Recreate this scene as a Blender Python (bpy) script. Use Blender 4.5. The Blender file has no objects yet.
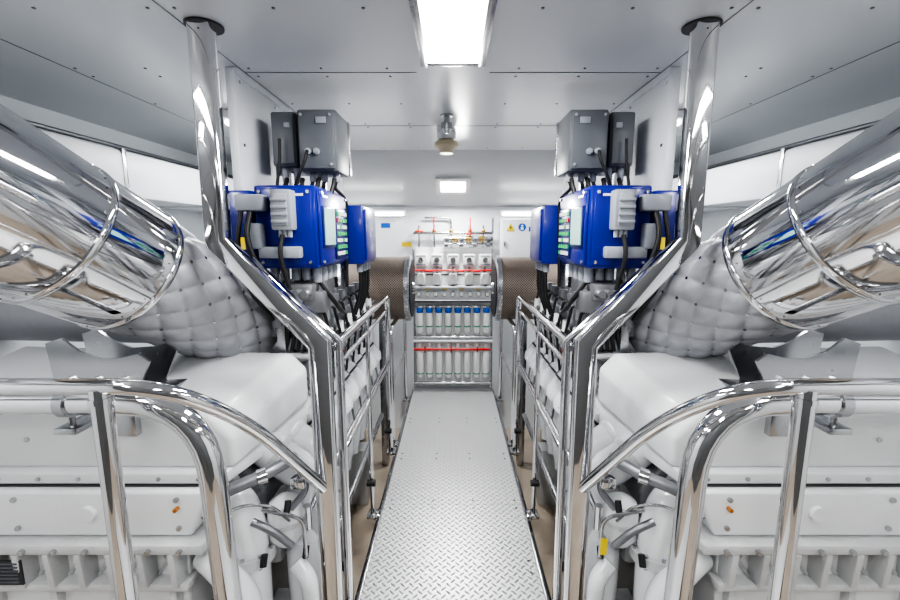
import bpy, bmesh, math, random
from mathutils import Vector, Matrix
random.seed(7)
CZ=1.71          # eye height above the walkway
V=Vector
# ------------------------------------------------------------ materials
def mat(name,col,rough=.5,metal=0,noise=0,nscale=8,bump=0,bscale=30,emit=None,estr=0,coat=0,rn=0):
    m=bpy.data.materials.new(name); m.use_nodes=True
    nt=m.node_tree; b=nt.nodes['Principled BSDF']
    b.inputs['Base Color'].default_value=(*col,1); b.inputs['Roughness'].default_value=rough
    b.inputs['Metallic'].default_value=metal
    if coat: b.inputs['Coat Weight'].default_value=coat; b.inputs['Coat Roughness'].default_value=.08
    tc=nt.nodes.new('ShaderNodeTexCoord')
    n=nt.nodes.new('ShaderNodeTexNoise'); n.inputs['Scale'].default_value=nscale; n.inputs['Detail'].default_value=4
    nt.links.new(tc.outputs['Object'],n.inputs['Vector'])
    mp=nt.nodes.new('ShaderNodeMapRange'); mp.inputs['To Min'].default_value=1-noise; mp.inputs['To Max'].default_value=1+noise*.3
    nt.links.new(n.outputs['Fac'],mp.inputs['Value'])
    mx=nt.nodes.new('ShaderNodeMix'); mx.data_type='RGBA'; mx.blend_type='MULTIPLY'; mx.inputs[0].default_value=1
    mx.inputs[6].default_value=(*col,1); nt.links.new(mp.outputs[0],mx.inputs[7]); nt.links.new(mx.outputs[2],b.inputs['Base Color'])
    if rn:
        m2=nt.nodes.new('ShaderNodeMapRange'); m2.inputs['To Min'].default_value=max(0,rough-rn); m2.inputs['To Max'].default_value=rough+rn
        nt.links.new(n.outputs['Fac'],m2.inputs['Value']); nt.links.new(m2.outputs[0],b.inputs['Roughness'])
    if bump:
        n2=nt.nodes.new('ShaderNodeTexNoise'); n2.inputs['Scale'].default_value=bscale
        nt.links.new(tc.outputs['Object'],n2.inputs['Vector'])
        bp=nt.nodes.new('ShaderNodeBump'); bp.inputs['Strength'].default_value=bump; bp.inputs['Distance'].default_value=.01
        nt.links.new(n2.outputs['Fac'],bp.inputs['Height']); nt.links.new(bp.outputs[0],b.inputs['Normal'])
    if emit: b.inputs['Emission Color'].default_value=(*emit,1); b.inputs['Emission Strength'].default_value=estr
    return m
M={}
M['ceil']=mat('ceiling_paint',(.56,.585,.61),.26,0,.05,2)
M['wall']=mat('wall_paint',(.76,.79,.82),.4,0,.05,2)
M['aftwall']=mat('aft_bulkhead_reflection_dark',(.12,.125,.13),.5,0,.1,2)  # unseen wall, kept dark so the chrome reflects dark streaks
M['white']=mat('engine_white_paint',(.78,.80,.82),.25,0,.06,5,.05,60,coat=.4)
M['white2']=mat('cast_white_paint',(.60,.61,.62),.38,0,.2,9,.25,90)
M['casting']=mat('crankcase_paint',(.20,.21,.22),.45,0,.3,9,.3,60)
M['chrome']=mat('polished_steel',(.76,.76,.77),.05,1,.03,3,rn=.02)
M['steel']=mat('brushed_steel',(.50,.51,.53),.25,1,.1,20,rn=.08)
M['alu']=mat('cast_aluminium',(.28,.29,.31),.42,.7,.2,25)
M['quilt']=mat('lagging_blanket',(.40,.41,.44),.38,.25,.12,30,.15,150)
M['blue']=mat('blue_enamel',(.005,.011,.23),.3,0,.08,6,coat=.25)
M['bluedark']=mat('blue_panel',(.008,.012,.11),.3,0,.05,6)
M['grey']=mat('grey_enclosure',(.11,.12,.135),.42,0,.1,12)
M['lgrey']=mat('light_grey_module',(.28,.30,.34),.4,0,.08,12)
M['black']=mat('black_rubber',(.015,.015,.017),.5,0,.2,20)
M['screen']=mat('lcd_screen',(.25,.42,.40),.2,0,.1,30,emit=(.3,.6,.5),estr=.3)
M['green']=mat('green_key',(.02,.45,.12),.4); M['red']=mat('red_paint',(.55,.012,.012),.35,0,.1)
M['yellow']=mat('yellow_label',(.85,.65,.02),.4); M['whitep']=mat('white_plastic',(.82,.83,.83),.35,0,.04)
M['bluecap']=mat('blue_filter_cap',(.015,.11,.5),.3); M['teal']=mat('filter_band',(.05,.28,.2),.4)
M['brass']=mat('brass',(.55,.38,.15),.3,1,.2,20)
M['beige']=mat('bilge_paint',(.46,.39,.32),.45,0,.3,5)
M['dark']=mat('dark_trim',(.05,.05,.055),.6)  # plain dark finish for gaskets, grille backing, ceiling plates and label strip
M['lamp']=mat('lamp_diffuser',(1,1,1),.4,emit=(1,.98,.95),estr=9)
M['tube']=mat('tube_lamp',(1,1,1),.4,emit=(1,.99,.97),estr=9)
M['cream']=mat('detector_plastic',(.62,.54,.38),.45)
M['orange']=mat('copper_fitting',(.5,.2,.05),.35,.6)

def ma_factory(nt):
    def ma(op,a,c=None,d=None):
        n=nt.nodes.new('ShaderNodeMath'); n.operation=op
        for i,q in enumerate((a,c,d)):
            if q is None: continue
            if isinstance(q,(int,float)): n.inputs[i].default_value=q
            else: nt.links.new(q,n.inputs[i])
        return n.outputs[0]
    return ma
def diamond_plate():
    m=bpy.data.materials.new('diamond_tread_plate'); m.use_nodes=True; nt=m.node_tree; b=nt.nodes['Principled BSDF']
    L=nt.links.new; ma=ma_factory(nt)
    tc=nt.nodes.new('ShaderNodeTexCoord'); sp=nt.nodes.new('ShaderNodeSeparateXYZ'); L(tc.outputs['Object'],sp.inputs[0])
    k=22
    u=ma('MULTIPLY',ma('ADD',sp.outputs[0],sp.outputs[1]),k); v=ma('MULTIPLY',ma('SUBTRACT',sp.outputs[0],sp.outputs[1]),k)
    fu=ma('SUBTRACT',ma('FRACT',u),.5); fv=ma('SUBTRACT',ma('FRACT',v),.5)
    par=ma('FLOORED_MODULO',ma('ADD',ma('FLOOR',u),ma('FLOOR',v)),2)
    def ell(a,c): return ma('ADD',ma('POWER',ma('ABSOLUTE',ma('DIVIDE',a,.52)),2),ma('POWER',ma('ABSOLUTE',ma('DIVIDE',c,.16)),2))
    e1=ell(fu,fv); e2=ell(fv,fu)
    e=ma('ADD',ma('MULTIPLY',e1,par),ma('MULTIPLY',e2,ma('SUBTRACT',1,par)))
    h=ma('MAXIMUM',ma('SUBTRACT',1,e),0)
    bp=nt.nodes.new('ShaderNodeBump'); bp.inputs['Strength'].default_value=1; bp.inputs['Distance'].default_value=.02
    L(h,bp.inputs['Height']); L(bp.outputs[0],b.inputs['Normal'])
    b.inputs['Base Color'].default_value=(.70,.71,.72,1); b.inputs['Metallic'].default_value=.45; b.inputs['Roughness'].default_value=.38
    return m
M['plate']=diamond_plate()
def mesh_mat():
    m=bpy.data.materials.new('perforated_filter_mesh'); m.use_nodes=True; nt=m.node_tree; b=nt.nodes['Principled BSDF']
    L=nt.links.new; ma=ma_factory(nt)
    tc=nt.nodes.new('ShaderNodeTexCoord'); sp=nt.nodes.new('ShaderNodeSeparateXYZ'); L(tc.outputs['Object'],sp.inputs[0])
    ang=ma('ARCTAN2',sp.outputs[2],sp.outputs[1])
    u=ma('MULTIPLY',ang,40); v=ma('MULTIPLY',sp.outputs[0],150)
    s=ma('MULTIPLY',ma('SINE',ma('ADD',u,v)),ma('SINE',ma('SUBTRACT',u,v)))
    t=ma('GREATER_THAN',ma('ABSOLUTE',s),.5)
    mx=nt.nodes.new('ShaderNodeMix'); mx.data_type='RGBA'; L(t,mx.inputs[0]); mx.inputs[6].default_value=(.25,.205,.175,1); mx.inputs[7].default_value=(.05,.04,.034,1)
    L(mx.outputs[2],b.inputs['Base Color']); b.inputs['Metallic'].default_value=.3; b.inputs['Roughness'].default_value=.5
    return m
M['brown']=mesh_mat()

# ------------------------------------------------------------ geometry helpers
def box(bm,x0,x1,y0,y1,z0,z1,bev=0,seg=2):
    r=bmesh.ops.create_cube(bm,size=1); vs=r['verts']
    c=V(((x0+x1)/2,(y0+y1)/2,(z0+z1)/2)); d=V((abs(x1-x0),abs(y1-y0),abs(z1-z0)))
    for v in vs: v.co=V((v.co.x*d.x,v.co.y*d.y,v.co.z*d.z))+c
    if bev:
        es=list({e for v in vs for e in v.link_edges})
        bmesh.ops.bevel(bm,geom=es,offset=bev,segments=seg,affect='EDGES',profile=.5)
def frame(d):
    d=d.normalized(); up=V((0,0,1)) if abs(d.z)<.95 else V((0,1,0))
    a=d.cross(up).normalized(); b=a.cross(d).normalized(); return a,b
def lathe(bm,p0,p1,prof,seg=28):
    p0=V(p0);p1=V(p1);d=p1-p0;a,b=frame(d); rings=[]
    for t,r in prof:
        c=p0+d*t
        rings.append([bm.verts.new(c+(a*math.cos(2*math.pi*i/seg)+b*math.sin(2*math.pi*i/seg))*max(r,.0004)) for i in range(seg)])
    for q in range(len(rings)-1):
        A,B=rings[q],rings[q+1]
        for i in range(seg): bm.faces.new((A[i],A[(i+1)%seg],B[(i+1)%seg],B[i]))
    bm.faces.new(rings[0][::-1]); bm.faces.new(rings[-1])
def cyl(bm,p0,p1,r,seg=20,bev=0):
    L=(V(p1)-V(p0)).length
    if bev:
        e=bev/L; lathe(bm,p0,p1,[(0,r-bev),(e*.3,r-bev*.3),(e,r),(1-e,r),(1-e*.3,r-bev*.3),(1,r-bev)],seg)
    else: lathe(bm,p0,p1,[(0,r),(1,r)],seg)
def ball(bm,c,r,sc=(1,1,1),seg=16):
    q=bmesh.ops.create_uvsphere(bm,u_segments=seg,v_segments=max(8,seg//2),radius=r)
    for v in q['verts']: v.co=V((v.co.x*sc[0],v.co.y*sc[1],v.co.z*sc[2]))+V(c)
def fillet(pts,rad):
    pts=[V(p) for p in pts]
    if not rad: return pts
    out=[pts[0]]
    for i in range(1,len(pts)-1):
        p=pts[i]; a=pts[i-1]-p; b=pts[i+1]-p
        r=min(rad,a.length*.48,b.length*.48); A=p+a.normalized()*r; B=p+b.normalized()*r
        for k in range(9):
            t=k/8; out.append(A*(1-t)**2+p*2*t*(1-t)+B*t*t)
    out.append(pts[-1]); return out
def sweep(bm,pts,sec,rad=0,side=None):
    P=fillet(pts,rad); d=(P[1]-P[0]).normalized()
    if side is None: a,b=frame(d)
    else:
        a=V(side); a=(a-d*a.dot(d)).normalized(); b=a.cross(d).normalized()
    ring=[P[0]+a*s[0]+b*s[1] for s in sec]; rings=[[bm.verts.new(c) for c in ring]]
    for i in range(1,len(P)):
        d=(P[i]-P[i-1]).normalized()
        n=d if i==len(P)-1 else (d+(P[i+1]-P[i]).normalized()).normalized()
        ring=[c+d*((P[i]-c).dot(n)/d.dot(n)) for c in ring]; rings.append([bm.verts.new(c) for c in ring])
    k=len(sec)
    for q in range(len(rings)-1):
        A,B=rings[q],rings[q+1]
        for i in range(k): bm.faces.new((A[i],A[(i+1)%k],B[(i+1)%k],B[i]))
    bm.faces.new(rings[0][::-1]); bm.faces.new(rings[-1])
def circ(r,n=14): return [(r*math.cos(2*math.pi*i/n),r*math.sin(2*math.pi*i/n)) for i in range(n)]
def rrect(w,h,c=.012):
    o=[]
    for sx,sy,a0 in((1,1,0),(-1,1,90),(-1,-1,180),(1,-1,270)):
        for k in range(4):
            a=math.radians(a0+k*30); o.append((sx*(w/2-c)+c*math.cos(a),sy*(h/2-c)+c*math.sin(a)))
    return o
def tube(bm,pts,r,rad=.06,n=14): sweep(bm,pts,circ(r,n),rad)
def loft(bm,PA,PB,y0,y1,bev=0,axis='y'):
    A=[];B=[]
    for a,z in PA: A.append(bm.verts.new((a,y0,z) if axis=='y' else (y0,a,z)))
    for a,z in PB: B.append(bm.verts.new((a,y1,z) if axis=='y' else (y1,a,z)))
    k=len(PA); fs=[bm.faces.new(A),bm.faces.new(B[::-1])]
    for i in range(k): fs.append(bm.faces.new((A[(i+1)%k],A[i],B[i],B[(i+1)%k])))
    if bev:
        es=list({e for f in fs for e in f.edges}); bmesh.ops.bevel(bm,geom=es,offset=bev,segments=3,affect='EDGES',profile=.5)
def prism(bm,prof,y0,y1,bev=0,axis='y'): loft(bm,prof,prof,y0,y1,bev,axis)

class Obj:
    def __init__(s,name,loc,side=1):
        s.e=bpy.data.objects.new(name,None); s.e.empty_display_size=.1
        s.loc=V((loc[0]*side,loc[1],loc[2]+CZ)); s.e.location=s.loc
        bpy.context.collection.objects.link(s.e); s.side=side; s.p={}
    def __call__(s,part,m):
        if (part,m) not in s.p: s.p[(part,m)]=bmesh.new()
        return s.p[(part,m)]
    def done(s):
        for (part,m),bm in s.p.items():
            mesh_obj(part,m,bm,s.side,s.e,s.loc)
def mesh_obj(name,m,bm,side=1,parent=None,loc=None):
    for v in bm.verts: v.co=V((v.co.x*side,v.co.y,v.co.z+CZ))
    bmesh.ops.recalc_face_normals(bm,faces=bm.faces)
    for f in bm.faces: f.smooth=True
    for e in bm.edges:
        if len(e.link_faces)==2 and e.calc_face_angle(0)>math.radians(38): e.smooth=False
    if loc is not None:
        for v in bm.verts: v.co-=loc
    me=bpy.data.meshes.new(name); bm.to_mesh(me); bm.free(); me.materials.append(M[m])
    o=bpy.data.objects.new(name,me); bpy.context.collection.objects.link(o)
    if parent: o.parent=parent
    return o
def single(name,m,fn,side=1):
    bm=bmesh.new(); fn(bm); return mesh_obj(name,m,bm,side)

CH=.75; D=4.62; WX=2.45; YB=-1.6; FL=-1.71; BL=-2.2
# ------------------------------------------------------------ room shell
single('wall_left','wall',lambda b:box(b,-WX-.1,-WX,YB,D,BL,CH))
single('wall_right','wall',lambda b:box(b,WX,WX+.1,YB,D,BL,CH))
single('wall_back','wall',lambda b:box(b,-WX-.1,WX+.1,D,D+.1,BL,CH))
single('wall_front','aftwall',lambda b:box(b,-WX-.1,WX+.1,YB-.1,YB,BL,CH))
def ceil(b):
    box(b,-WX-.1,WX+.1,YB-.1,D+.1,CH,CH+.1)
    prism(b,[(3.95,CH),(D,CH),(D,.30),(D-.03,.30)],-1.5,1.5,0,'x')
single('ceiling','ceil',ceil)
single('floor','beige',lambda b:box(b,-WX-.1,WX+.1,YB-.1,D+.1,BL-.1,BL))
o=Obj('added_reflection_door',(0,YB+.03,-.7))  # added behind the camera with the dark wall, for the chrome to reflect
b=o('leaf','grey'); box(b,-.4,.4,YB+.001,YB+.05,FL,.3,.01)
b=o('handle','steel'); box(b,.28,.33,YB+.05,YB+.08,-.8,-.65,.005); o.done()
o=Obj('trim_ceiling_joints',(0,2,CH))
b=o('seams','grey')
for y in(3.1,): box(b,-.97,.97,y,y+.004,CH-.002,CH+.001)
box(b,-.97,-.17,2.12,2.123,CH-.002,CH+.001); box(b,.17,.97,2.12,2.123,CH-.002,CH+.001)
for x in(-.97,.97,-1.75,1.75): box(b,x-.0015,x+.0015,.3,3.95,CH-.002,CH+.001)
b=o('screws','grey')
for x in(-.93,-.6,-.3,.3,.6,.93,1.02,1.4,1.72,-1.02,-1.4,-1.72):
    for y in(1.55,2.07,2.17,2.6,3.05,3.15,3.85): cyl(b,(x,y,CH-.003),(x,y,CH+.001),.006,8)
o.done()
for s in(-1,1):
    o=Obj('wall_panel_casing',(1.02,3,.5),s)
    b=o('panel','wall'); box(b,.99,1.03,2.05,3.94,.12,CH-.001,.004)
    b=o('flange','wall'); box(b,.975,.99,2.05,3.94,CH-.03,CH-.001)
    b=o('screws','steel')
    for y in(2.1,2.5,2.9,3.3,3.7):
        for z in(.16,.42,.70): cyl(b,(.985,y,z),(.992,y,z),.008,8)
    o.done()
    o=Obj('ventilation_duct',(2.1,2.9,.35),s)
    b=o('duct','wall')
    box(b,1.95,2.44,1.35,4.6,.22,.50,.03)
    b=o('joint_bands','steel')
    for y in(1.8,2.6,3.4,4.2): box(b,1.943,2.44,y,y+.03,.213,.507,.004)
    b=o('cable_conduit','alu'); 
    for z in(.56,.60): cyl(b,(2.3,1.35,z),(2.3,4.6,z),.014,10)
    o.done()
    o=Obj('tube_light',(1.45,3.6,.6),s)
    b=o('body','whitep'); box(b,1.35,1.43,2.7,3.9,.70,CH-.001,.01)
    b=o('tube','tube'); cyl(b,(1.39,2.75,.685),(1.39,3.85,.685),.016,12); o.done()
    o=Obj('tube_light',(.85,D-.08,.25),s)
    b=o('body','whitep'); box(b,.50,1.2,D-.09,D-.001,.20,.26,.01)
    b=o('tube','tube'); cyl(b,(.52,D-.10,.215),(1.18,D-.10,.215),.018,12); o.done()
def panel(x,y0,y1,hw,st='lamp'):
    o=Obj('ceiling_or_fill_light',(x,(y0+y1)/2,CH))
    b=o('frame','steel'); z0,z1=CH-.014,CH-.001
    box(b,x-hw-.03,x-hw,y0-.03,y1+.03,z0,z1,.003);box(b,x+hw,x+hw+.03,y0-.03,y1+.03,z0,z1,.003)
    box(b,x-hw,x+hw,y0-.03,y0,z0,z1,.003);box(b,x-hw,x+hw,y1,y1+.03,z0,z1,.003)
    b=o('diffuser',st); box(b,x-hw,x+hw,y0,y1,CH-.008,CH-.002); o.done()
panel(0,1.25,1.99,.112)  # main fixture in view
panel(0,-.9,-.1,.13)  # added fill panel behind the camera
for x in(-1.5,1.5): panel(x,.15,.95,.13); panel(x,-1.2,-.5,.13)  # added fill panels out of view, to brighten both sides
o=Obj('bulkhead_light',(0,4.3,.5))
sl=V((0,D-.03-3.95,.30-CH)).normalized(); nr=V((0,-sl.z,sl.y)).normalized()*-1
if nr.z>0: nr=-nr
def slab(b,c,hw,hl,t0,t1):
    vs=[]
    for t in(t0,t1):
        for a,l in((-1,-1),(1,-1),(1,1),(-1,1)): vs.append(b.verts.new(c+V((a*hw,0,0))+sl*(l*hl)+nr*t))
    for f in((0,1,2,3),(7,6,5,4),(0,4,5,1),(1,5,6,2),(2,6,7,3),(3,7,4,0)): b.faces.new([vs[i] for i in f])
cc=V((0,3.95,CH))+sl*.46
slab(o('frame','whitep'),cc,.17,.11,0,.02); slab(o('diffuser','lamp'),cc,.12,.07,.018,.026); o.done()
o=Obj('gas_nozzle',(-.04,2.83,CH)); b=o('body','steel')
lathe(b,(-.04,2.83,CH),(-.04,2.83,CH-.11),[(0,.04),(.1,.04),(.12,.02),(.4,.02),(.45,.036),(.8,.036),(.95,.02),(1,.01)],20); o.done()
o=Obj('smoke_detector',(-.05,3.3,CH)); b=o('base','whitep')
lathe(b,(-.05,3.3,CH),(-.05,3.3,CH-.05),[(0,.07),(.7,.07),(1,.06)],24)
b=o('head','cream'); lathe(b,(-.05,3.3,CH-.05),(-.05,3.3,CH-.15),[(0,.05),(.2,.085),(.5,.09),(.7,.06),(1,.05)],24); o.done()

# ------------------------------------------------------------ walkway
o=Obj('walkway',(0,3,FL))
b=o('tread_plates','plate')
ys=[-.4,.6,1.42,1.98,2.50,3.1,3.75,4.55]
for i in range(len(ys)-1): box(b,-.44,.44,ys[i]+.0008,ys[i+1]-.0008,FL-.012,FL)
b=o('kick_edges','steel')
for s in(-1,1):
    box(b,s*.442,s*.452,-.4,4.55,FL-.06,FL+.003,.003)
    cyl(b,(s*.47,-.4,FL-.09),(s*.47,4.55,FL-.09),.022,12)
b=o('support_beams','beige')
for y in(-.2,.7,1.6,2.5,3.4,4.3): box(b,-.44,.44,y,y+.08,FL-.12,FL-.013); box(b,-.42,-.34,y,y+.08,BL,FL-.12); box(b,.34,.42,y,y+.08,BL,FL-.12)
b=o('side_web','beige')
for s in(-1,1): box(b,s*.40,s*.415,-.4,4.55,BL,FL-.013)
b=o('screws','steel')
for y in ys[1:-1]:
    for x in(-.4,-.13,.13,.4):
        for dy in(-.04,.04): cyl(b,(x,y+dy,FL-.001),(x,y+dy,FL+.002),.008,8)
o.done()

# ------------------------------------------------------------ per side builds
def hexbolt(b,c,ax,r=.012,h=.012):
    c=V(c); cyl(b,c,c+V(ax)*h,r,6)
for s in(-1,1):
    # ===== marine engine
    o=Obj('marine_diesel_engine',(1.4,2.6,FL),s)
    b=o('head_cover','white')
    loft(b,[(.83,-.88),(.83,-.76),(.92,-.665),(2.05,-.61),(2.05,-.88)],[(.70,-.80),(.70,-.63),(.77,-.555),(2.05,-.52),(2.05,-.80)],1.50,1.98,.02)
    loft(b,[(.85,-.925),(.85,-.88),(2.1,-.88),(2.1,-.925)],[(.72,-.925),(.72,-.80),(2.1,-.80),(2.1,-.925)],1.47,1.99,.008)
    b=o('cover_gasket','dark'); box(b,.86,2.09,1.468,1.475,-.932,-.925)
    b=o('cover_bolts','steel')
    for x in(1.0,1.3,1.6,1.9): hexbolt(b,(x,1.502,-.76),(0,-1,0),.010,.008)
    for x in(.95,1.1,1.25,1.4,1.55,1.7,1.85,2.0): hexbolt(b,(x,1.471,-.902),(0,-1,0),.008,.008)
    b=o('rocker_covers','white')
    for i in range(4):
        y=2.08+i*.42
        prism(b,[(.84,-1.0),(.84,-.82),(.95,-.74),(1.5,-.74),(1.55,-1.0)],y,y+.36,.03)
    b=o('turbo_housing','alu')
    lathe(b,(.95,2.50,-.60),(1.45,2.70,-.60),[(0,.08),(.1,.15),(.35,.18),(.5,.13),(.6,.11),(.7,.17),(.95,.17),(1,.1)],36)
    b=o('cylinder_block','casting')
    prism(b,[(.80,-1.06),(.92,-.93),(2.1,-.93),(2.1,BL+.02),(.95,BL+.02),(.82,-1.5)],1.66,3.45,.02)
    b=o('end_housing','white')
    prism(b,[(.98,-1.12),(.90,-.935),(2.38,-.935),(2.38,-1.12)],1.44,1.64,.015)
    prism(b,[(1.02,-1.16),(1.05,-1.9),(2.38,-1.9),(2.38,-1.16)],1.475,1.64,.01)
    b=o('flange','white2')
    box(b,.92,2.38,1.40,1.66,-1.165,-1.125,.008); box(b,1.0,2.38,1.42,1.5,-1.335,-1.305,.006)
    x=1.03
    while x<2.35:
        prism(b,[(1.40,-1.165),(1.41,-1.31),(1.48,-1.31),(1.48,-1.165)],x,x+.024,.004,'x'); x+=.115
    b=o('web_x','white2')
    x=1.03
    while x<2.25:
        for p,q in(((x+.02,-1.17),(x+.115,-1.305)),((x+.115,-1.17),(x+.02,-1.305))):
            tube(b,[(p[0],1.472,p[1]),(q[0],1.472,q[1])],.008,0,6)
        x+=.115
    b=o('lower_ribs','white2'); x=1.06
    while x<2.35:
        box(b,x,x+.03,1.44,1.48,-1.9,-1.335,.006); x+=.23
    b=o('bolts','steel')
    x=1.0
    while x<2.3:
        hexbolt(b,(x,1.40,-1.145),(0,-1,0),.010,.014); x+=.115
    for x in(1.02,1.22,1.62,1.9,2.1): hexbolt(b,(x,1.44,-.965),(0,-1,0),.010,.01); hexbolt(b,(x,1.44,-1.08),(0,-1,0),.010,.01)
    if s<0:
        b=o('vent_grille','dark'); box(b,1.60,1.71,1.405,1.412,-1.29,-1.19)
        b=o('grille_slats','grey')
        for z in(-1.20,-1.215,-1.23,-1.245,-1.26,-1.275): box(b,1.61,1.70,1.400,1.406,z-.003,z+.003)
    b=o('front_fitting','orange'); cyl(b,(1.02,1.44,-1.0),(1.02,1.42,-1.0),.008,10)
    b=o('front_boss','white')
    lathe(b,(1.35,1.45,-1.02),(1.35,1.425,-1.02),[(0,.045),(.3,.045),(.35,.03),(1,.028)],28)
    # charge-air barrels
    b=o('charge_air_barrels','white'); c=o('barrel_rings','white2'); h=o('barrel_bolts','steel'); g=o('barrel_gaskets','dark')
    for i in range(7):
        y=2.10+i*.195
        lathe(b,(1.0,y,-.62),(.60,y,-1.0),[(0,.06),(.15,.080),(.4,.090),(.8,.090),(.93,.078),(1,.045)],26)
        for t in(.30,.62):
            px=1.0-.4*t; pz=-.62-.38*t
            lathe(c,(px,y,pz),(px-.02,y,pz-.019),[(0,.095),(1,.095)],26)
        lathe(g,(.70,y,-.905),(.69,y,-.9145),[(0,.093),(1,.093)],26)
        for k in range(6):
            a=k*math.pi/3+.3; ax_=V((-.725,0,-.689)); u1,u2=frame(ax_); p=V((.625,y,-.976))+(u1*math.cos(a)+u2*math.sin(a))*.06
            cyl(h,p,p+ax_*.012,.008,6)
        lathe(b,(.90,y+.1,-.66),(.70,y+.1,-.60),[(0,.035),(.6,.035),(.65,.045),(1,.04)],16)
    for i in range(8):
        y=1.78+i*.215
        lathe(b,(.69,y+.02,-1.06),(.73,y+.02,-1.55),[(0,.045),(.15,.065),(.3,.05),(.75,.055),(.9,.045),(1,.045)],18)
        box(c,.76,.92,y-.085,y+.085,-1.46,-1.16,.03)
        lathe(b,(.77,y,-1.31),(.73,y,-1.31),[(0,.075),(.5,.075),(.55,.06),(1,.055)],24)
        for k in range(6):
            a=k*math.pi/3; hexbolt(h,(.75,y+.067*math.cos(a),-1.31+.067*math.sin(a)),(-1,0,0),.007,.01)
    for y in(1.74,1.92):
        lathe(b,(.92,y,-.84),(.63,y,-1.06),[(0,.05),(.2,.07),(.4,.078),(.8,.078),(.93,.066),(1,.04)],26)
        lathe(c,(.78,y,-.946),(.76,y,-.961),[(0,.084),(1,.084)],26)
        for k in range(6):
            a=k*math.pi/3; ax_=V((-.797,0,-.604)); u1,u2=frame(ax_); p=V((.655,y,-1.041))+(u1*math.cos(a)+u2*math.sin(a))*.052
            cyl(h,p,p+ax_*.012,.007,6)
    b=o('fuel_lines','steel')
    for i in range(7):
        y=2.0+i*.195
        tube(b,[(.585,y,-1.10),(.60,y+.01,-1.0),(.70,y+.02,-.80),(.76,y+.02,-.62)],.007,.05,8)
        tube(b,[(.66,y+.01,-.55),(.63,y+.05,-.66),(.69,y+.1,-.78)],.008,.05,8)
    b=o('coolant_gallery','white'); tube(b,[(.74,2.02,-.88),(.66,2.08,-.64),(.66,3.4,-.64)],.022)
    b=o('fuel_rail','steel'); tube(b,[(.62,1.68,-1.18),(.585,1.8,-1.10),(.585,3.4,-1.10)],.012); tube(b,[(.60,1.8,-1.50),(.60,3.4,-1.50)],.018)
    # near end pipework
    b=o('coolant_elbows','white')
    tube(b,[(1.0,1.6,-1.06),(.86,1.56,-1.04),(.82,1.56,-1.20),(.83,1.56,-1.75)],.07,.1,20)
    tube(b,[(.98,1.52,-1.26),(.88,1.46,-1.28),(.80,1.45,-1.38),(.80,1.47,-1.9)],.055,.1,20)
    lathe(b,(.70,1.62,-1.07),(.70,1.62,-1.28),[(0,.03),(.1,.06),(.3,.07),(.8,.07),(1,.04)],22)
    lathe(b,(.66,1.70,-1.32),(.66,1.70,-1.75),[(0,.05),(.1,.075),(.85,.075),(1,.05)],22)
    tube(b,[(.66,1.60,-1.36),(.60,1.58,-1.42),(.60,1.60,-1.62),(.68,1.62,-1.8)],.035,.08,16)
    b=o('elbow_flanges','white2')
    lathe(b,(.82,1.56,-1.26),(.82,1.56,-1.30),[(0,.092),(1,.092)],24); lathe(b,(.80,1.46,-1.52),(.80,1.46,-1.56),[(0,.076),(1,.076)],24)
    lathe(b,(.95,1.59,-1.05),(.92,1.58,-1.045),[(0,.09),(1,.09)],24); lathe(b,(.70,1.62,-1.16),(.70,1.62,-1.18),[(0,.078),(1,.078)],24)
    h=o('elbow_bolts','steel')
    for k in range(8):
        a=k*math.pi/4; cyl(h,(.82+.08*math.cos(a),1.56+.08*math.sin(a),-1.25),(.82+.08*math.cos(a),1.56+.08*math.sin(a),-1.31),.008,6)
        cyl(h,(.80+.066*math.cos(a),1.46+.066*math.sin(a),-1.51),(.80+.066*math.cos(a),1.46+.066*math.sin(a),-1.57),.007,6)
    b=o('coupling_hose','alu'); tube(b,[(.93,1.46,-.99),(.84,1.48,-.95),(.74,1.54,-.93),(.66,1.66,-.92)],.024)
    tube(b,[(.78,1.50,-1.1),(.70,1.50,-1.14),(.64,1.52,-1.22)],.015)
    tube(b,[(.62,1.60,-.95),(.60,1.62,-1.04),(.66,1.58,-1.10)],.014)
    b=o('thin_lines','steel')
    tube(b,[(.92,1.42,-1.02),(.84,1.41,-1.10),(.84,1.40,-1.3),(.92,1.40,-1.6)],.007,.05,8)
    tube(b,[(.74,1.5,-1.05),(.60,1.55,-1.12),(.60,1.56,-1.3)],.008,.05,8)
    tube(b,[(.88,1.47,-1.05),(.78,1.46,-1.0),(.70,1.50,-1.03),(.66,1.56,-1.14)],.006,.05,8)
    b=o('hose_clamps','chrome')
    lathe(b,(.90,1.467,-.975),(.87,1.472,-.963),[(0,.030),(1,.030)],18); lathe(b,(.76,1.53,-.934),(.73,1.545,-.929),[(0,.030),(1,.030)],18)
    box(b,.60,.66,1.58,1.66,-1.02,-.97,.01); cyl(b,(.60,1.6,-1.1),(.60,1.6,-1.2),.018,12)
    b=o('dark_valves','black')
    for c_ in((.66,1.56,-1.05),(.74,1.50,-1.24),(.62,1.62,-1.30)): cyl(b,c_,(c_[0],c_[1]-.02,c_[2]-.04),.013,12)
    # hardware under the cabinets
    b=o('sensor_blocks','alu')
    for i in range(6):
        y=2.02+i*.2; box(b,.66,.80,y,y+.10,-.56,-.44,.015); cyl(b,(.70,y+.05,-.44),(.70,y+.05,-.34),.03,12); box(b,.80,.90,y+.02,y+.09,-.50,-.36,.01)
        cyl(b,(.62,y+.12,-.62),(.68,y+.12,-.45),.02,10)
    b=o('small_white_caps','white')
    for i in range(6):
        y=2.08+i*.2; lathe(b,(.62,y,-.56),(.62,y,-.46),[(0,.028),(.4,.028),(.5,.022),(1,.02)],14)
    b=o('tray','white2'); box(b,.62,.98,2.0,3.4,-.60,-.575,.01)
    b=o('wire_loom','black')
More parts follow.
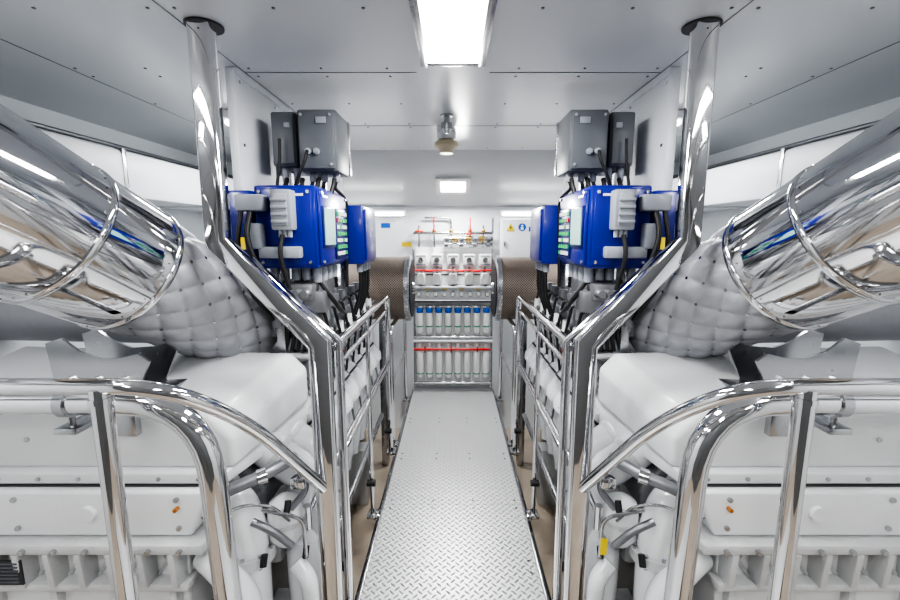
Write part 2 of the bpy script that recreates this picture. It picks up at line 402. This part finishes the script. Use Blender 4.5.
    for i in range(7):
        y=2.02+i*.17; tube(b,[(.68,y,-.40),(.63,y+.02,-.36),(.60,y+.05,-.55),(.64,y+.1,-.80)],.008,.04,8)
    tube(b,[(.62,2.0,-.52),(.62,3.3,-.52)],.014,.04,8)
    b=o('mounting_feet','white2')
    for y in(1.7,2.5,3.2): box(b,.70,1.0,y,y+.16,BL,-1.72,.01)
    o.done()

    # ===== exhaust
    ax=lambda y:V((1.21-.27*(y-1.75),y,-.20-.60*(y-1.75)))
    o=Obj('exhaust_pipe',tuple(ax(1.6)),s)
    b=o('polished_cladding','chrome'); R=.25; YE=1.62
    lathe(b,ax(.82),ax(YE),[(0,R*.9),(.02,R),(1,R)],96)
    lathe(b,(1.3,.90,.31),(2.44,.90,.31),[(0,.2),(1,.2)],48)
    for y in(1.03,1.38,YE-.022):
        A=ax(y);B=ax(y+.022); lathe(b,A,B,[(0,R+.001),(.2,R+.005),(.8,R+.005),(1,R+.001)],96)
    dA=(ax(2)-ax(1)).normalized(); a1,b1=frame(dA)
    b=o('cladding_seam','steel')
    for sg in(3.6,):
        dd=a1*math.cos(sg)+b1*math.sin(sg); tube(b,[ax(.85)+dd*(R+.001),ax(YE-.02)+dd*(R+.001)],.003,0,6)
    b=o('rivets','steel')
    for y in(1.02,1.37,YE-.035):
        for i in range(32):
            t=2*math.pi*i/32; dd=a1*math.cos(t)+b1*math.sin(t); c=ax(y)+dd*R; cyl(b,c,c+dd*.003,.003,6)
    b=o('quilted_blanket','quilt'); p0=ax(YE-.01);p1=ax(2.36);L=(p1-p0).length; NU,NV=192,120; rows=[]
    cell=.15; n=12
    for j in range(NV+1):
        l=j/NV*L; row=[]
        for i in range(NU):
            a=2*math.pi*i/NU; u=a*n/(2*math.pi); w_=l/cell
            q=(abs(math.sin(math.pi*(u+w_)))*abs(math.sin(math.pi*(u-w_))))**.5
            rr=.226+.016*q
            if j in(0,NV): rr=.15
            row.append(b.verts.new(p0+dA*l+(a1*math.cos(a)+b1*math.sin(a))*rr))
        rows.append(row)
    for j in range(NV):
        for i in range(NU): b.faces.new((rows[j][i],rows[j][(i+1)%NU],rows[j+1][(i+1)%NU],rows[j+1][i]))
    b.faces.new(rows[0][::-1]);b.faces.new(rows[-1])
    b=o('blanket_buttons','steel')
    for j in range(1,int(L/cell*2)):
        for i in range(n):
            a=2*math.pi*(i+(.5 if j%2 else 0))/n; dd=a1*math.cos(a)+b1*math.sin(a); c=p0+dA*(j*cell/2)+dd*.224
            cyl(b,c,c+dd*.006,.007,8)
    b=o('support_bracket','steel')
    for yy in(1.54,1.70):
        prof=[(1.20,-.60),(1.14,-.47),(1.18,-.44),(1.24,-.455),(1.32,-.46),(1.40,-.43),(1.46,-.38),(1.52,-.40),(1.50,-.60)]
        prism(b,prof,yy,yy+.012)
    box(b,1.12,1.56,1.51,1.75,-.632,-.60,.004)
    h=o('bracket_bolts','chrome')
    for x in(1.16,1.53):
        hexbolt(h,(x,1.60,-.60),(0,0,1),.014,.016)
    for x in(1.24,1.34,1.44): hexbolt(h,(x,1.54,-.54),(0,-1,0),.014,.012)
    for yy in(2.02,2.10):
        prism(b,[(.78,-.60),(.79,-.46),(.83,-.42),(.87,-.44),(.85,-.50),(.92,-.60)],yy,yy+.012)
    b=o('branch_pipe','quilt')
    lathe(b,(1.50,2.25,-.42),(2.44,2.25,-.40),[(0,.1),(.1,.16),(1,.16)],36)
    o.done()

    # ===== stanchion post and guard rails
    o=Obj('stanchion_guard_rail',(.5,2.4,FL),s)
    b=o('main_post','chrome')
    sweep(b,[(.90,1.65,CH-.002),(.90,1.65,-.03),(.52,1.62,-.42),(.52,1.62,BL)],rrect(.080,.06,.008),0,(1,0,0))
    sweep(b,[(.83,1.74,-.10),(.475,1.72,-.44),(.475,1.72,-1.72)],rrect(.030,.05,.008),0,(1,0,0))
    b=o('ceiling_plate','dark'); lathe(b,(.90,1.67,CH-.001),(.90,1.67,CH-.008),[(0,.065),(1,.065)],28)
    b=o('rails','chrome')
    tube(b,[(.50,1.66,-.46),(.50,3.2,-.46),(.50,3.2,-1.75)],.020,.08)
    tube(b,[(.50,1.74,-.56),(.50,3.18,-.56)],.012)
    tube(b,[(.50,1.72,-.98),(.50,3.18,-.98)],.015)
    cyl(b,(.50,2.42,-.46),(.50,2.42,-1.75),.013,14)
    tube(b,[(.50,3.33,-1.72),(.50,3.33,-.74),(.50,4.3,-.74),(.50,4.3,-1.72)],.02,.08)
    tube(b,[(.50,3.33,-1.2),(.50,4.3,-1.2)],.014)
    for y in(1.74,3.2,2.42,3.33,4.3): 
        box(b,.46,.53,y-.04,y+.04,-1.735,-1.715,.004)
    b=o('clamps','black')
    for y in(1.74,2.4,3.1): cyl(b,(.475,y,-1.50),(.525,y,-1.50),.020,12)
    o.done()

    # ===== foreground handrail
    o=Obj('handrail',(1.0,1.1,FL),s)
    b=o('top_rail','chrome')
    tube(b,[(2.42,1.10,-.405),(.78,1.10,-.405),(.66,1.3,-.60),(.53,1.6,-1.02)],.0225,.2,20)
    b=o('post','chrome'); cyl(b,(.955,1.10,-.41),(.955,1.10,BL),.026,20)
    b=o('collar','chrome'); lathe(b,(.955,1.10,-.435),(.955,1.10,-.45),[(0,.030),(1,.030)],20)
    b=o('post_base','steel'); lathe(b,(.955,1.1,BL),(.955,1.1,BL+.015),[(0,.07),(1,.07)],24)
    o.done()
    o=Obj('large_bore_pipe',(1.0,1.25,FL),s)
    b=o('bend','chrome'); tube(b,[(2.42,1.24,-.505),(.765,1.24,-.505),(.71,1.24,BL)],.040,.25,24)
    b=o('pipe_clamps','steel')
    lathe(b,(1.16,1.24,-.505),(1.19,1.24,-.505),[(0,.047),(1,.047)],24); cyl(b,(1.175,1.24,-.60),(1.175,1.24,-.43),.009,8); box(b,1.14,1.21,1.21,1.47,-.60,-.58,.004)
    box(b,1.14,1.21,1.44,1.47,-.72,-.58,.004)
    lathe(b,(1.9,1.24,-.505),(1.94,1.24,-.505),[(0,.048),(1,.048)],24)
    o.done()

    # ===== control cabinets
    o=Obj('engine_control_cabinet',(.7,2.1,0),s)
    b=o('main_case','blue')
    box(b,.60,.87,1.90,2.38,-.15,.215,.012)
    b=o('case_lids','blue'); box(b,.585,.60,1.915,2.365,-.135,.20,.006); box(b,.615,.855,1.888,1.90,-.135,.20,.006)
    b=o('rear_case','blue'); box(b,.52,.80,2.50,2.85,-.17,.17,.012); box(b,.508,.52,2.52,2.83,-.15,.15,.005)
    b=o('outboard_case','blue'); box(b,.91,1.08,1.96,2.25,-.15,.20,.012)
    b=o('standin_mark','whitep'); box(b,.65,.70,1.885,1.889,.168,.178); box(b,.583,.586,1.95,2.03,.168,.178)
    b=o('screen_bezel','bluedark'); box(b,.578,.586,1.93,2.12,-.06,.13,.003); box(b,.578,.586,2.13,2.35,-.12,.13,.003)
    b=o('screen','screen'); box(b,.574,.579,1.945,2.105,-.045,.12)
    K=['green','green','whitep','green','whitep','green','whitep','green']
    for r in range(7):
        for c in range(4):
            k=K[(r*3+c*2)%8]; y=2.15+c*.048; z=.115-r*.033
            if r==1 and c==0: k='red'
            box(o('keys_'+k,k),.572,.579,y,y+.030,z-.018,z)
    b=o('lid_screws','steel')
    for y in(1.93,2.35):
        for z in(-.12,.185): cyl(b,(.585,y,z),(.578,y,z),.008,8)
    for x in(.63,.84):
        for z in(-.12,.185): cyl(b,(x,1.888,z),(x,1.882,z),.008,8)
    b=o('junction_modules','lgrey')
    box(b,.68,.77,1.82,1.888,.02,.19,.010); box(b,.80,.92,1.82,1.888,.10,.17,.012); box(b,.695,.755,1.808,1.82,.04,.17,.005)
    for z in(.05,.08,.11,.14): box(b,.69,.76,1.800,1.81,z,z+.012,.002)
    box(b,.66,.84,1.84,1.888,-.10,-.05,.008); box(b,.82,.88,1.83,1.888,-.06,.05,.01)
    for x in(.70,.72,.74): cyl(b,(x,1.85,.02),(x,1.85,-.01),.010,10)
    for i in range(5): cyl(b,(.64+.05*i,2.0,-.15),(.64+.05*i,2.0,-.21),.02,12)
    for i in range(4): cyl(b,(.64,2.0+.09*i,-.15),(.64,2.0+.09*i,-.22),.022,12); cyl(b,(.56,2.55+.08*i,-.17),(.56,2.55+.08*i,-.22),.018,12)
    b=o('lower_connectors','alu')
    box(b,.64,.84,1.92,2.3,-.30,-.22,.012); box(b,.60,.70,1.95,2.05,-.36,-.26,.01)
    for i in range(5): cyl(b,(.66+.04*i,1.92,-.26),(.66+.04*i,1.86,-.26),.018,12); cyl(b,(.66,1.98+.07*i,-.30),(.66,1.98+.07*i,-.44),.022,12)
    for i in range(4): box(b,.64+.06*i,.685+.06*i,1.99,2.05,-.42-.02*(i%2),-.32,.008); cyl(b,(.66+.06*i,2.01,-.32),(.66+.06*i,2.01,-.28),.014,10)
    b=o('frame','steel')
    for x,y in((.83,2.02),(.83,2.3),(.72,2.45),(.72,2.8)): box(b,x-.02,x+.02,y-.02,y+.02,-.575,-.15,.004)
    box(b,.70,.74,2.40,2.44,-.2,.64,.004); box(b,.86,.90,2.40,2.44,-.2,.64,.004); box(b,.56,.97,2.405,2.43,.32,.60,.003)
    b=o('upper_enclosures','grey')
    box(b,.565,.755,2.16,2.40,.31,.60,.012); box(b,.775,.90,2.2,2.40,.34,.60,.012)
    box(b,.575,.745,2.145,2.16,.32,.59,.006); box(b,.785,.89,2.188,2.2,.35,.59,.005)
    b=o('upper_details','lgrey')
    box(b,.61,.66,2.140,2.146,.53,.56,.002); box(b,.80,.83,2.184,2.189,.52,.545,.002)
    for x in(.60,.66,.72,.80,.86): cyl(b,(x,2.26,.34),(x,2.26,.27),.018,12)
    for x in(.59,.73):
        for z in(.34,.57): cyl(b,(x,2.146,z),(x,2.138,z),.007,8)
    for x in(.66,.70): lathe(b,(x,2.145,.40),(x,2.125,.40),[(0,.016),(.6,.016),(.7,.010),(1,.010)],12)
    b=o('cables','black')
    for i,x in enumerate((.60,.66,.72,.80,.86)):
        tube(b,[(x,2.26,.28),(x+.01,2.25,.24),(x+.03*(i%2),2.45,.2),(x+.02,2.47,-.3)],.010,.05,8)
    for i,x in enumerate((.60,.68,.76,.84)): tube(b,[(x,2.22,.28),(x,2.20,.25),(x+.01,2.18,.20)],.012,.03,8)
    tube(b,[(.70,2.12,.40),(.70,2.10,.36),(.74,2.10,.28),(.77,2.12,.22)],.008,.05,8)
    tube(b,[(.84,2.15,.46),(.84,2.14,.36),(.86,2.14,.24)],.008,.05,8)
    tube(b,[(.86,1.84,.10),(.87,1.80,.0),(.84,1.81,-.12),(.80,1.88,-.25)],.012,.08,10)
    tube(b,[(.90,1.84,.10),(.92,1.82,-.05),(.90,1.84,-.22),(.86,1.99,-.40)],.010,.08,10)
    tube(b,[(.73,1.84,.0),(.74,1.82,-.08),(.72,1.86,-.24)],.010,.06,10)
    tube(b,[(.97,2.0,-.15),(.97,2.0,-.3),(.90,2.1,-.5)],.010,.06,8)
    for i in range(5): tube(b,[(.64+.05*i,2.0,-.2),(.64+.05*i,1.97,-.28),(.66+.03*i,1.99,-.42),(.70+.03*i,2.02,-.56)],.009,.06,8)
    for i in range(4): tube(b,[(.56,2.55+.08*i,-.2),(.56,2.56+.08*i,-.34),(.62,2.58+.08*i,-.5)],.009,.06,8)
    tube(b,[(.64,2.0,-.2),(.58,2.02,-.30),(.58,2.2,-.40),(.64,2.5,-.46)],.012,.08,8)
    b=o('cable_tag','yellow'); box(b,.870,.888,1.795,1.799,-.06,-.01); box(b,.65,.68,1.976,1.980,-.36,-.34)
    o.done()

    # ===== intake air filter drum
    o=Obj('air_filter_drum',(.6,3.85,-.48),s)
    b=o('mesh_drum','brown'); lathe(b,(.42,3.85,-.48),(.95,3.85,-.48),[(0,.285),(1,.285)],64)
    b=o('end_rings','steel')
    lathe(b,(.375,3.85,-.48),(.42,3.85,-.48),[(0,.28),(.2,.30),(1,.30)],64); lathe(b,(.95,3.85,-.48),(.98,3.85,-.48),[(0,.295),(1,.295)],64)
    b=o('inner_face','black'); lathe(b,(.367,3.85,-.48),(.376,3.85,-.48),[(0,.26),(1,.26)],48)
    b=o('hub','steel'); lathe(b,(.35,3.85,-.48),(.37,3.85,-.48),[(0,.05),(1,.06)],24)
    b=o('stand','steel'); box(b,.62,.68,3.80,3.90,BL,-.74,.005); box(b,.85,.91,3.80,3.90,BL,-.74,.005)
    o.done()

o=Obj('warning_tag',(.62,1.6,-1.2)); b=o('tag','yellow'); box(b,.595,.622,1.545,1.549,-1.28,-1.21); o.done()

# ------------------------------------------------------------ back wall manifold rack
o=Obj('filter_manifold_rack',(0,D-.1,FL))
b=o('backboard','whitep'); box(b,-.44,.44,D-.03,D-.001,-1.68,-.13,.004)
b=o('shelves','wall')
for z in(-.55,-.70,-1.14): box(b,-.43,.43,D-.14,D-.03,z-.01,z+.01,.003)
b=o('pump_units','whitep'); c=o('knobs','steel'); g=o('unit_faces','lgrey')
for i in range(5):
    x=-.34+i*.17
    box(b,x-.065,x+.065,D-.13,D-.03,-.33,-.20,.012); cyl(b,(x,D-.09,-.52),(x,D-.09,-.40),.045,18,.01)
    cyl(c,(x,D-.13,-.26),(x,D-.155,-.26),.028,14); box(g,x-.05,x+.05,D-.134,D-.13,-.32,-.30); box(g,x-.05,x+.05,D-.134,D-.13,-.225,-.212)
    cyl(c,(x,D-.09,-.41),(x,D-.09,-.33),.014,10); cyl(c,(x,D-.09,-.53),(x,D-.09,-.55),.05,14)
b=o('red_pipe','red')
tube(b,[(-.42,D-.15,-.37),(.42,D-.15,-.37)],.010); tube(b,[(-.42,D-.17,-1.22),(.40,D-.17,-1.22)],.013)
for x in(-.25,.08,.25): box(b,x-.04,x+.04,D-.19,D-.17,-.385,-.368,.004)
for x in(-.3,-.02,.26): box(b,x-.007,x+.007,D-.20,D-.18,-1.25,-1.18,.004)
b=o('gauges','steel'); y_=o('gauge_labels','yellow'); d_=o('gauge_faces','whitep'); k_=o('label_strip','dark')
for i in range(9):
    x=-.37+i*.0925; cyl(b,(x,D-.03,-.63),(x,D-.08,-.63),.028,18); cyl(d_,(x,D-.08,-.63),(x,D-.083,-.63),.022,18)
    if i%2: box(y_,x-.03,x+.03,D-.034,D-.031,-.585,-.57)
box(k_,-.42,.42,D-.145,D-.14,-.710,-.692); box(k_,-.42,.42,D-.035,D-.03,-.43,-.42)
b=o('filter_caps','bluecap'); h=o('filter_bowls','whitep'); t=o('filter_bands','teal'); l=o('filter_heads','steel'); wp=o('white_risers','whitep')
for i in range(8):
    x=-.36+i*.103
    cyl(b,(x,D-.10,-.83),(x,D-.10,-.77),.036,20,.006); lathe(h,(x,D-.10,-.83),(x,D-.10,-1.06),[(0,.034),(.85,.034),(.97,.024),(1,.01)],20)
    cyl(t,(x,D-.10,-.97),(x,D-.10,-.985),.0355,20); box(l,x-.045,x+.045,D-.13,D-.07,-.775,-.755,.004)
    lathe(h,(x,D-.10,-1.27),(x,D-.10,-1.56),[(0,.032),(.1,.037),(.85,.037),(.97,.026),(1,.01)],20)
    cyl(h,(x,D-.10,-1.27),(x,D-.10,-1.17),.02,14); cyl(t,(x,D-.10,-1.50),(x,D-.10,-1.512),.0385,20)
    cyl(wp,(x+.0515,D-.07,-.75),(x+.0515,D-.07,-1.1),.008,8); cyl(wp,(x+.0515,D-.07,-1.2),(x+.0515,D-.07,-1.64),.008,8)
b=o('lower_pipes','steel')
for z in(-1.62,-1.10): tube(b,[(-.42,D-.1,z),(.42,D-.1,z)],.016)
for x in(-.42,.42): tube(b,[(x,D-.07,-1.68),(x,D-.07,-.15)],.014)
o.done()
o=Obj('overhead_pipework',(0,D-.1,0))
b=o('pipes','steel')
tube(b,[(-.42,D-.07,.02),(.42,D-.07,.02)],.016); tube(b,[(-.10,D-.10,-.04),(.42,D-.10,-.04)],.024); tube(b,[(-.05,D-.09,-.10),(.42,D-.09,-.10)],.020)
for x in(-.36,-.20,-.02,.18,.32): tube(b,[(x,D-.07,-.13),(x,D-.07,.10)],.010)
tube(b,[(.42,D-.07,.02),(.42,D-.07,.18)],.014); tube(b,[(-.30,D-.04,.18),(-.02,D-.04,.18),(-.02,D-.04,.0)],.01)
b=o('valves','brass')
for x in(-.36,-.20,-.02,.18,.32): ball(b,(x,D-.09,.045),.022)
for x in(.02,.16,.3): lathe(b,(x-.03,D-.1,-.04),(x+.03,D-.1,-.04),[(0,.032),(1,.032)],14)
b=o('dark_fittings','alu')
for x in(-.06,.10,.24,.38): lathe(b,(x-.02,D-.1,-.04),(x+.02,D-.1,-.04),[(0,.030),(1,.030)],14); lathe(b,(x-.03,D-.09,-.10),(x+.01,D-.09,-.10),[(0,.028),(1,.028)],14)
b=o('handles','red')
for x in(-.20,.18): box(b,x-.007,x+.007,D-.13,D-.115,.03,.18,.004); 
box(b,-.40,-.31,D-.13,D-.115,.03,.045,.003); box(b,.14,.20,D-.14,D-.12,.0,.02,.003)
o.done()
o=Obj('electrical_cabinet',(.68,D-.1,-.05)); b=o('case','whitep'); box(b,.50,.92,D-.12,D-.001,-.34,.17,.01)
b=o('door','wall'); box(b,.515,.905,D-.13,D-.12,-.325,.155,.004)
b=o('latch','steel'); box(b,.53,.545,D-.145,D-.13,-.12,-.06,.003); o.done()
def sign(name,x,z,kind,y=D-.131):
    o=Obj(name,(x,y,z))
    if kind=='tri':
        b=o('plate','yellow'); prism(b,[(x-.045,z-.04),(x+.045,z-.04),(x,z+.04)],y-.003,y)
        b=o('bolt_symbol','black'); prism(b,[(x+.006,z+.02),(x-.012,z-.008),(x,z-.008),(x-.004,z-.03),(x+.012,z),(x,z)],y-.005,y-.003)
    elif kind=='round':
        b=o('plate','bluecap'); lathe(b,(x,y,z),(x,y-.003,z),[(0,.04),(1,.04)],28)
        b=o('symbol','whitep'); ball(b,(x,y-.004,z+.014),.011,(1,.2,1)); box(b,x-.014,x+.014,y-.006,y-.003,z-.026,z)
    else:
        b=o('plate','yellow' if kind=='y' else 'bluecap'); box(b,x-.05,x+.05,y-.003,y,z-.025,z+.025)
    o.done()
sign('high_voltage_sign',.60,.08,'tri'); sign('ear_protection_sign',.72,.08,'round')
sign('notice_label',.84,.06,'b'); 
sign('notice_label',-.72,.10,'b',D-.001); sign('notice_label',-.50,-.10,'y',D-.001)
o=Obj('cable_tray',(-.98,D-.05,-.1)); b=o('tray','whitep'); box(b,-1.05,-.9,D-.08,D-.001,-1.2,.17,.01)
b=o('cables','alu')
for x in(-1.02,-.99,-.96,-.93): cyl(b,(x,D-.09,-1.2),(x,D-.09,.17),.009,8)
o.done()

# ------------------------------------------------------------ lamps (at the fixtures, plus fill at added panels out of view)
def area(name,loc,sx,sy,p,rot=(0,0,0)):
    l=bpy.data.lights.new(name,'AREA'); l.shape='RECTANGLE'; l.size=sx; l.size_y=sy; l.energy=p; l.color=(1,.99,.97)
    ob=bpy.data.objects.new(name,l); ob.location=(loc[0],loc[1],loc[2]+CZ); ob.rotation_euler=rot; bpy.context.collection.objects.link(ob)
area('lamp_ceiling_main',(0,1.62,CH-.02),.24,.7,28)
area('fill_lamp_aft',(0,-.5,CH-.02),.26,.8,12)  # added fill from behind the camera
for x in(-1.5,1.5):
    area('fill_lamp_side',(x,.55,CH-.02),.26,.8,19)  # added fill above the frame
    area('fill_lamp_rear',(x,-.85,CH-.02),.26,.7,9)  # added fill, unseen, aft of the camera
    area('lamp_tube_side',(x*.927,3.3,.66),.05,1.1,18)
area('lamp_bulkhead',(cc.x,cc.y-.05,cc.z-.05),.25,.15,24,(math.radians(-25),0,0))
w=bpy.data.worlds.new('World'); bpy.context.scene.world=w; w.use_nodes=True
w.node_tree.nodes['Background'].inputs[0].default_value=(.8,.88,1,1); w.node_tree.nodes['Background'].inputs[1].default_value=.3
try:
    bpy.context.scene.view_settings.look='AgX - High Contrast'
    bpy.context.scene.view_settings.exposure=.22
except Exception as ex: print(ex)

cam=bpy.data.cameras.new('camera'); co=bpy.data.objects.new('camera',cam); bpy.context.collection.objects.link(co)
cam.sensor_width=36; cam.lens=17; cam.shift_x=-3/900; cam.clip_start=.02
co.location=(0,0,CZ); co.rotation_euler=(math.radians(90-8.7),0,0)
bpy.context.scene.camera=co
